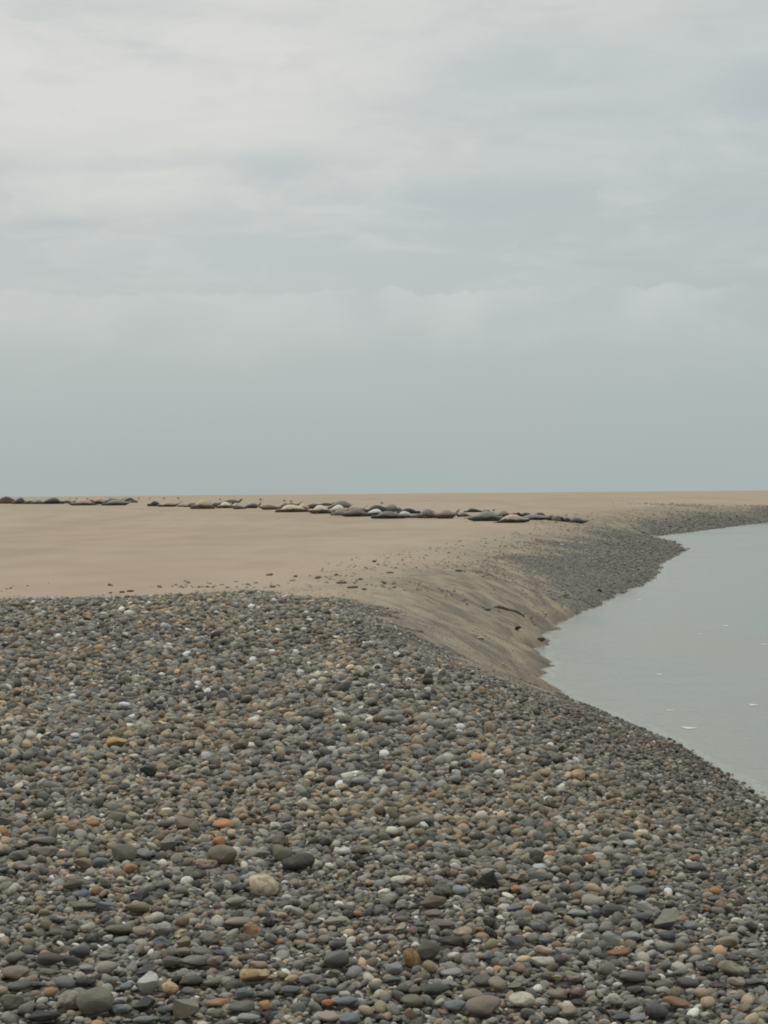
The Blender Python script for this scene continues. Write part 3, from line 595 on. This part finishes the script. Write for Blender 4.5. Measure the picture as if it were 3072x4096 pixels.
zc_ = z+a3*np.where(top > 0, 1.15, .35)+RNG.uniform(-.3, .4, N)*a3
sm_ = (g < .5) & (y < 38); a1 = np.where(sm_, a1*.66, a1); a2 = np.where(sm_, a2*.66, a2); a3 = np.where(sm_, a3*.55, a3)
dA_ = gravel(x, y)[1]; zc_ = zc_-np.where(y < 38, (1-ss(-.2, 2.6, dA_))*a3*1.0, 0)
zc_ = np.where(g < .95, z+a3*(.0+.25*g), zc_)
VV, FF, CC = [], [], []; base_ = 0
lod = np.where(y < 21, 2, 1)
for L in (2, 1):
    protos = [stone_proto(L, 100+i, 0.35 if i % 3 == 0 else 0.0) for i in range(14)]
    pid = RNG.integers(0, 14, N)
    for i, (pv, pf) in enumerate(protos):
        q = np.nonzero((lod == L) & (pid == i))[0]
        if not len(q): continue
        v = pv[None]*np.stack([a1[q], a2[q], a3[q]], -1)[:, None, :]
        cy_, sy_ = np.cos(yaw[q])[:, None], np.sin(yaw[q])[:, None]
        X_ = v[..., 0]*cy_-v[..., 1]*sy_; Y_ = v[..., 0]*sy_+v[..., 1]*cy_; Z_ = v[..., 2]+X_*tx[q][:, None]+Y_*ty[q][:, None]
        V_ = np.stack([X_+x[q][:, None], Y_+y[q][:, None], Z_+zc_[q][:, None]], -1).reshape(-1, 3)
        nv = len(pv); F_ = (pf[None]+(np.arange(len(q))*nv)[:, None, None]).reshape(-1, 3)+base_
        VV.append(V_); FF.append(F_); CC.append(np.repeat(colv[q], nv, 0)); base_ += len(V_)
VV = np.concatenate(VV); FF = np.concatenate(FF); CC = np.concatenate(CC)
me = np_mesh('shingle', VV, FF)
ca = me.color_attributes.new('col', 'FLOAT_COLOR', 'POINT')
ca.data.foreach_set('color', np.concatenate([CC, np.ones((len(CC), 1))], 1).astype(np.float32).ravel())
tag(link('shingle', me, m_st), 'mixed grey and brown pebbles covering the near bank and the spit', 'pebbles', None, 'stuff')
del VV, FF, CC

# ------------------------------------------------------------------ seals
def seal_mat(topc, belly, wetness=.45):
    m, b, p = new_mat('seal_coat'); t = b.n('ShaderNodeTexCoord'); spz = b.n('ShaderNodeSeparateXYZ'); b.lk(t.outputs['Generated'], spz.inputs[0])
    oi = b.n('ShaderNodeObjectInfo'); off = b.n('ShaderNodeVectorMath', operation='ADD'); b.lk(t.outputs['Object'], off.inputs[0])
    b.lk(b.vec(b.m('MULTIPLY', oi.outputs['Random'], 50.0), 0.0), off.inputs[1])
    n = b.noise(off.outputs[0], 3.0, 3, .6); n2 = b.noise(off.outputs[0], 14, 3, .6)
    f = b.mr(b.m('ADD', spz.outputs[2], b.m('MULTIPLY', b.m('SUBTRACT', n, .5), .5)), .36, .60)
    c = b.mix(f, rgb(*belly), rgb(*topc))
    c = b.mix(b.m('MULTIPLY', b.mr(n2, .52, .66), .5), c, b.mix(1.0, c, (.4, .38, .36, 1), 'MULTIPLY'))
    b.lk(c, p.inputs['Base Color']); p.inputs['Roughness'].default_value = wetness; p.inputs['Specular IOR Level'].default_value = .4
    return m
M_EYE, b, p = new_mat('seal_eye'); p.inputs['Base Color'].default_value = (.01, .01, .01, 1); p.inputs['Roughness'].default_value = .15
# body radius along the length, nose to tail
PT = [0, .02, .05, .09, .13, .18, .24, .32, .42, .52, .62, .72, .80, .87, .92]
PR = [.14, .30, .43, .50, .49, .52, .72, .92, 1.0, .96, .82, .62, .42, .28, .20]
def seal_mesh(L, Rw, Rh, headup, tailup, curve, side):
    hump = random.uniform(.78, 1.25)
    bm = bmesh.new(); n = 14; rings = []; NS = 34
    for i in range(NS+1):
        t = .92*i/NS; r = float(np.interp(t if t < .16 else .16+.76*((t-.16)/.76)**hump, PT, PR))
        x = (t-.5)*L
        lift = headup*max(0, (.30-t)/.30)**1.5 + tailup*max(0, (t-.66)/.26)**1.6
        yy = curve*math.sin((t-.5)*math.pi)*.5
        rh = Rh*r*(.92 if t < .2 else 1); rw = Rw*r
        zc = max(rh*.86, .03)+lift
        rings.append([bm.verts.new((x, yy+math.cos(a)*rw*(1.12 if math.sin(a) < -.2 else 1), max(zc+math.sin(a)*rh, lift*.9-.02 if lift > .02 else -.02))) for a in [2*math.pi*q/n for q in range(n)]])
    for i in range(NS):
        for q in range(n): bm.faces.new((rings[i][q], rings[i+1][q], rings[i+1][(q+1) % n], rings[i][(q+1) % n]))
    bm.faces.new(rings[0]); bm.faces.new(rings[-1][::-1])
    # hind flippers fan out from the tail end, fore flippers lie at the chest
    def lobe(p0, p1, wd, th, up_=(0, 0, 1)):
        p0 = Vector(p0); p1 = Vector(p1); d = p1-p0; sd_ = d.cross(Vector(up_)).normalized(); u = Vector(up_)
        R_ = []
        for t, w_ in ((0, .45), (.3, .8), (.7, 1.1), (.93, .85), (1, .35)):
            cpt = p0+d*t; R_.append([bm.verts.new(cpt+sd_*math.cos(a)*wd*w_+u*math.sin(a)*th*(1-.6*t)) for a in [2*math.pi*q/8 for q in range(8)]])
        for i in range(4):
            for q in range(8): bm.faces.new((R_[i][q], R_[i+1][q], R_[i+1][(q+1) % 8], R_[i][(q+1) % 8]))
        bm.faces.new(R_[0]); bm.faces.new(R_[-1][::-1])
    te = rings[-1]; c0 = sum((v.co for v in te), Vector())/n
    for s_ in (-1, 1): lobe(c0-Vector((L*.02, 0, 0)), c0+Vector((L*.10, s_*Rw*.45, tailup*.25)), Rw*.26, .025)
    cf = rings[int(NS*.30)]; c1 = sum((v.co for v in cf), Vector())/n
    for s_ in (-1, 1): lobe(c1+Vector((0, s_*Rw*.7, -Rh*.3)), c1+Vector((L*.10, s_*Rw*1.45, -c1.z+.05)), L*.035, .022)
    # eyes
    hd = rings[int(NS*.055)]; c2 = sum((v.co for v in hd), Vector())/n
    nb = len(bm.faces)
    for s_ in (-1, 1):
        g_ = bmesh.ops.create_icosphere(bm, subdivisions=1, radius=.02, matrix=Matrix.Translation(c2+Vector((0, s_*Rw*.36, Rh*.18))))
    bm.faces.ensure_lookup_table()
    for f in bm.faces: f.smooth = True
    for f in bm.faces[nb:]: f.material_index = 1
    bmesh.ops.recalc_face_normals(bm, faces=bm.faces)
    me = bpy.data.meshes.new('seal'); bm.to_mesh(me); bm.free(); return me
K, DG, G, BR, PK, CR, W_ = (46, 46, 43), (70, 70, 66), (112, 110, 103), (112, 99, 86), (140, 112, 100), (186, 172, 152), (208, 204, 194)
# x0, x1, base, top, pose (f flat, h head up, t tail up, b both), facing, back, belly, label
SEALS = [
 (-12, 62, 2016, 1993, 'f', 'L', DG, (128, 96, 88), 'dark seal with a reddish flank at the left edge of the herd'),
 (52, 98, 2017, 1997, 'f', 'R', (84, 84, 80), DG, 'charcoal seal with a rounded back, second from the left edge'),
 (90, 134, 2017, 2002, 'h', 'R', DG, K, 'low dark seal in the packed left row, third from the edge'),
 (130, 176, 2017, 2004, 'f', 'L', G, DG, 'mid grey seal lying between two darker ones in the left row'),
 (166, 240, 2017, 1997, 'f', 'R', (80, 80, 76), K, 'large dark humped seal in the middle of the left row'),
 (236, 290, 2014, 2005, 'f', 'R', DG, K, 'thin low dark seal right of the large humped one'),
 (268, 318, 2017, 2003, 'h', 'R', K, DG, 'dark seal sloping up to the right beside the pink-bellied one'),
 (295, 376, 2023, 2004, 'f', 'L', (168, 146, 132), (88, 82, 74), 'pale pinkish seal with a dark underside in the left group'),
 (352, 382, 2016, 1998, 'h', 'L', (116, 74, 70), (126, 88, 80), 'small reddish brown seal with raised head'),
 (374, 414, 2018, 1997, 'f', 'R', (178, 150, 126), (80, 66, 56), 'short sandy tan seal right of the reddish one'),
 (416, 522, 2023, 1998, 't', 'L', (124, 124, 118), (72, 72, 68), 'large grey seal with a pale flank before the gap in the herd'),
 (425, 488, 2010, 1992, 't', 'L', (110, 110, 104), (110, 106, 98), 'grey seal behind the large one, tail raised to the right'),
 (490, 540, 2012, 1996, 'f', 'R', (58, 58, 54), (110, 110, 104), 'dark seal with its black head at the gap in the herd'),
 (596, 640, 2026, 2010, 'f', 'L', (48, 49, 46), (56, 56, 52), 'blunt blackish seal just right of the gap'),
 (640, 714, 2028, 2007, 't', 'L', (160, 138, 118), (78, 70, 62), 'tan seal with a dark underside beside the blackish one'),
 (704, 748, 2028, 2016, 'b', 'R', (128, 122, 112), (64, 62, 58), 'slim dark-bellied seal curled like a banana'),
 (748, 812, 2029, 2011, 't', 'L', (104, 100, 92), (86, 82, 74), 'slim grey seal with tail raised high to the right'),
 (774, 850, 2037, 2009, 'f', 'L', (168, 150, 126), (92, 84, 74), 'bulky sandy tan seal at the front left of centre'),
 (840, 884, 2030, 2010, 'h', 'L', (62, 62, 59), (76, 74, 70), 'dark seal with lifted head behind the bulky tan one'),
 (870, 952, 2021, 1997, 'h', 'R', (94, 94, 86), (116, 92, 82), 'long seal behind, rising to a reddish head on the right'),
 (876, 932, 2034, 2014, 'f', 'L', (206, 190, 164), (84, 64, 48), 'cream backed seal with a brown underside'),
 (928, 974, 2038, 2010, 'h', 'L', (164, 152, 134), (112, 104, 92), 'pale grey tan seal in front of the cream backed one'),
 (974, 1033, 2034, 2012, 'h', 'R', (92, 94, 92), (66, 66, 62), 'dark steel grey seal at the right end of its cluster'),
 (1042, 1128, 2040, 2018, 'h', 'L', (112, 102, 92), (84, 76, 68), 'brown seal with its low head to the left, alone before the next cluster'),
 (1118, 1150, 2038, 2019, 'f', 'R', (104, 94, 84), (92, 82, 74), 'short brown seal touching the long brown one'),
 (1138, 1196, 2031, 2011, 't', 'L', (70, 64, 56), (120, 102, 88), 'narrow dark seal with tail lifted above a cream flank'),
 (1122, 1232, 2050, 2026, 'f', 'L', (192, 182, 160), (74, 68, 58), 'long seal with cream upper side and dark underside'),
 (1190, 1230, 2040, 2022, 'f', 'R', (184, 158, 130), (150, 128, 106), 'small peach coloured seal behind the cream one'),
 (1218, 1300, 2036, 2020, 'f', 'L', (80, 78, 70), (64, 60, 54), 'dark brown seal lying level behind the white flanked one'),
 (1264, 1326, 2024, 2011, 'h', 'R', (70, 70, 66), (84, 82, 76), 'thin dark seal farthest back in the central cluster'),
 (1250, 1322, 2056, 2029, 'f', 'L', (206, 200, 188), (86, 76, 66), 'white flanked seal with a dark head to the left'),
 (1316, 1414, 2038, 2011, 'f', 'R', (112, 108, 98), (106, 96, 84), 'big grey brown seal humped at the back of the centre'),
 (1322, 1376, 2050, 2027, 'f', 'R', (212, 208, 198), (196, 190, 178), 'nearly white seal below the big humped one'),
 (1320, 1350, 2058, 2037, 'h', 'R', (70, 68, 64), (98, 92, 84), 'seal with a round dark head facing right in the centre'),
 (1336, 1386, 2063, 2044, 'f', 'L', (120, 120, 112), (106, 102, 94), 'mottled grey seal at the front of the centre'),
 (1392, 1456, 2048, 2020, 't', 'L', (164, 148, 130), (146, 130, 112), 'tan seal with its tail curled up in the centre'),
 (1370, 1470, 2068, 2043, 'f', 'R', (114, 102, 92), (72, 66, 60), 'large brown seal at the front, base near the sand'),
 (1462, 1530, 2064, 2043, 'f', 'R', (216, 214, 206), (74, 72, 68), 'bright white seal above a dark edge, right of the brown one'),
 (1468, 1566, 2055, 2029, 'f', 'L', (56, 58, 55), (60, 60, 57), 'very dark large seal behind the bright white one'),
 (1516, 1592, 2048, 2024, 'f', 'R', (118, 118, 108), (92, 92, 88), 'grey seal with a yellowish back, uppermost right of centre'),
 (1508, 1628, 2076, 2052, 'f', 'L', (106, 106, 102), (50, 50, 47), 'longest dark grey seal at the very front'),
 (1588, 1668, 2056, 2039, 'f', 'R', (42, 42, 39), (44, 44, 41), 'long black seal with head drooping right'),
 (1594, 1650, 2066, 2050, 'f', 'L', (208, 206, 198), (178, 174, 164), 'white seal beneath the long black one'),
 (1622, 1686, 2073, 2060, 'f', 'R', (118, 112, 104), (84, 76, 68), 'low brown grey seal at the right end of the main cluster'),
 (1682, 1762, 2074, 2045, 'f', 'L', (108, 106, 100), (90, 86, 80), 'grey seal leaning on the peaked one, head low at left'),
 (1736, 1822, 2076, 2038, 'b', 'R', (130, 120, 110), (82, 76, 70), 'tan grey seal peaking upward, brown muzzle to the right'),
 (1828, 1876, 2068, 2049, 'h', 'L', (112, 106, 98), (86, 80, 72), 'small seal alone on the sand with head up'),
 (1868, 1932, 2050, 2038, 'f', 'L', (42, 43, 40), (46, 46, 43), 'straight black seal lying farther back, left of the dark peak'),
 (1920, 1968, 2062, 2038, 'h', 'R', (58, 58, 55), (66, 66, 62), 'blackish seal with a peaked back above the grey front seal'),
 (1956, 1990, 2071, 2042, 'h', 'L', (140, 136, 126), (120, 114, 104), 'pale grey seal propped upright beside the blackish one'),
 (1884, 1996, 2086, 2055, 'f', 'R', (118, 116, 110), (70, 68, 64), 'broad grey seal spread out at the front right'),
 (1984, 2040, 2069, 2049, 'f', 'R', (124, 120, 108), (98, 92, 84), 'muted brown grey seal behind the pink-grey one'),
 (2034, 2096, 2068, 2056, 'f', 'L', (40, 40, 37), (44, 44, 41), 'thin black seal behind the pink-grey one'),
 (1998, 2100, 2093, 2066, 'f', 'R', (168, 154, 142), (62, 58, 54), 'pink-grey seal with dark flipper nearest the viewer'),
 (2080, 2138, 2068, 2050, 'h', 'L', (44, 45, 42), (48, 48, 45), 'black seal with lifted head in the right cluster'),
 (2128, 2186, 2070, 2055, 'f', 'R', (66, 64, 58), (186, 182, 168), 'dark arched seal over a pale belly in the right cluster'),
 (2078, 2192, 2081, 2063, 'f', 'L', (128, 126, 118), (48, 46, 42), 'long grey seal with a black lower edge in the right cluster'),
 (2192, 2226, 2083, 2065, 'f', 'L', (104, 100, 92), (92, 86, 80), 'dull grey brown seal starting the last small group'),
 (2216, 2258, 2086, 2062, 'h', 'L', (86, 82, 76), (128, 120, 110), 'seal with a dark raised head and light flank, last group'),
 (2248, 2294, 2089, 2069, 'h', 'L', (64, 62, 57), (84, 80, 74), 'dark seal with head up, second from the right end'),
 (2282, 2346, 2094, 2076, 'f', 'L', (100, 98, 92), (74, 72, 68), 'last low grey seal at the right end of the herd'),
]
for i, (x0, x1, yb, yt, pose, face, tc_, bc_, lb) in enumerate(SEALS):
    xm = (x0+x1)/2; x, y, z = hit(xm, yb-1); sc_ = y/F
    wid = (x1-x0)*sc_*1.42; Ht = (yb-yt)*sc_*1.32
    L = max(wid, random.uniform(1.05, 1.3)); L = min(L, 2.6)
    yawa = math.acos(min(1, wid/L))*.92*random.choice([-1, 1])
    up_ = pose in 'htb'
    bh = Ht*(.72 if up_ else 1.0); bh = max(bh, .18); Rh = bh/1.86; Rw = min(max(Rh*1.15, .20), .36)
    me = seal_mesh(L, Rw, Rh, (Ht-bh*.50 if pose in 'hb' else random.choice([.0, .05, .10])), (min(Ht-.16, .30) if pose in 'tb' else random.choice([0, 0, .10])), random.uniform(-.25, .25), 0)
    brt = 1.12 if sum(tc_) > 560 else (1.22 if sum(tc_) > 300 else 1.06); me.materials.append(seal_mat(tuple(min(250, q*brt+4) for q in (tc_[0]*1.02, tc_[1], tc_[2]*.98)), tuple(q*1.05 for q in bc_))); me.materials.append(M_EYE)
    o = link('seal', me); y2 = y+Rw
    o.location = (x, y2, float(height(np.array([x]), np.array([y2]))[0])-.01)
    o.rotation_euler.z = (0 if face == 'L' else math.pi)+yawa
    tag(o, lb, 'seal', 'seals resting along the sandbank')

# ------------------------------------------------------------------ small birds beyond the seals
def bird_mesh():
    bm = bmesh.new()
    def loft(pts, n=10):
        R_ = []
        for (x, z, r, rz) in pts: R_.append([bm.verts.new((x, math.cos(a)*r, z+math.sin(a)*rz)) for a in [2*math.pi*q/n for q in range(n)]])
        for i in range(len(R_)-1):
            for q in range(n): bm.faces.new((R_[i][q], R_[i+1][q], R_[i+1][(q+1) % n], R_[i][(q+1) % n]))
        bm.faces.new(R_[0]); bm.faces.new(R_[-1][::-1])
    loft([(-.32, .155, .006, .006), (-.26, .16, .01, .008), (-.245, .17, .035, .035), (-.21, .185, .048, .048), (-.17, .19, .045, .05), (-.13, .17, .05, .07), (-.08, .15, .075, .085), (0, .145, .09, .09), (.1, .15, .07, .065), (.2, .165, .035, .03), (.3, .17, .03, .008)])
    for s_ in (-1, 1):
        bmesh.ops.create_cone(bm, cap_ends=True, segments=6, radius1=.008, radius2=.012, depth=.12, matrix=Matrix.Translation((0, s_*.035, .04)))
        bmesh.ops.create_cube(bm, size=1, matrix=Matrix.Translation((-.02, s_*.035, -.015)) @ Matrix.Diagonal((.07, .05, .01, 1)))
    for f in bm.faces: f.smooth = True
    bmesh.ops.recalc_face_normals(bm, faces=bm.faces)
    me = bpy.data.meshes.new('bird'); bm.to_mesh(me); bm.free(); return me
m_bird, b, p = new_mat('gull_plumage'); t = b.n('ShaderNodeTexCoord'); sz = b.n('ShaderNodeSeparateXYZ'); b.lk(t.outputs['Object'], sz.inputs[0])
b.lk(b.mix(b.mr(sz.outputs[2], .13, .17), rgb(190, 186, 178), rgb(138, 134, 128)), p.inputs['Base Color']); p.inputs['Roughness'].default_value = .8
bme = bird_mesh(); bme.materials.append(m_bird)
BIRDS = [(279, 1993, 'small bird on the skyline left of the pink seal'), (306, 1994, 'small bird on the skyline above the pink seal'), (350, 1993, 'small upright bird above the reddish seal'),
 (442, 1995, 'small bird beyond the large grey seal'), (556, 1994, 'small bird on the skyline over the gap in the herd'), (598, 1995, 'faint bird right of the gap on the skyline'),
 (656, 1999, 'faint bird beyond the blackish seal'), (714, 1999, 'small bird beyond the tan seal'), (880, 2003, 'small bird behind the cream backed seal'), (1043, 2005, 'pinkish brown bird alone on the far sand'),
 (1138, 2010, 'pale brown bird, left of two on the far sand'), (1165, 2013, 'pale brown bird, right of two on the far sand'), (1528, 2020, 'small bird beyond the very dark large seal')]
for i, (px, py, lb) in enumerate(BIRDS):
    x, y, z = hit(px, py)
    if y > 260:
        t_ = 230/y; x *= t_; y = 230; z = float(height(np.array([x]), np.array([y]))[0])
    o = bpy.data.objects.new('gull', bme); COL.objects.link(o); o.location = (x, y, z+.02); o.rotation_euler.z = random.uniform(.9, 1.5)*random.choice([-1, 1])
    o.scale = (.9,)*3
    tag(o, lb, 'bird', 'small birds standing beyond the seals')
for a in (100, 1300, 2340): print('hit', a, hit(a, 2017 if a == 100 else (2060 if a == 1300 else 2093)))
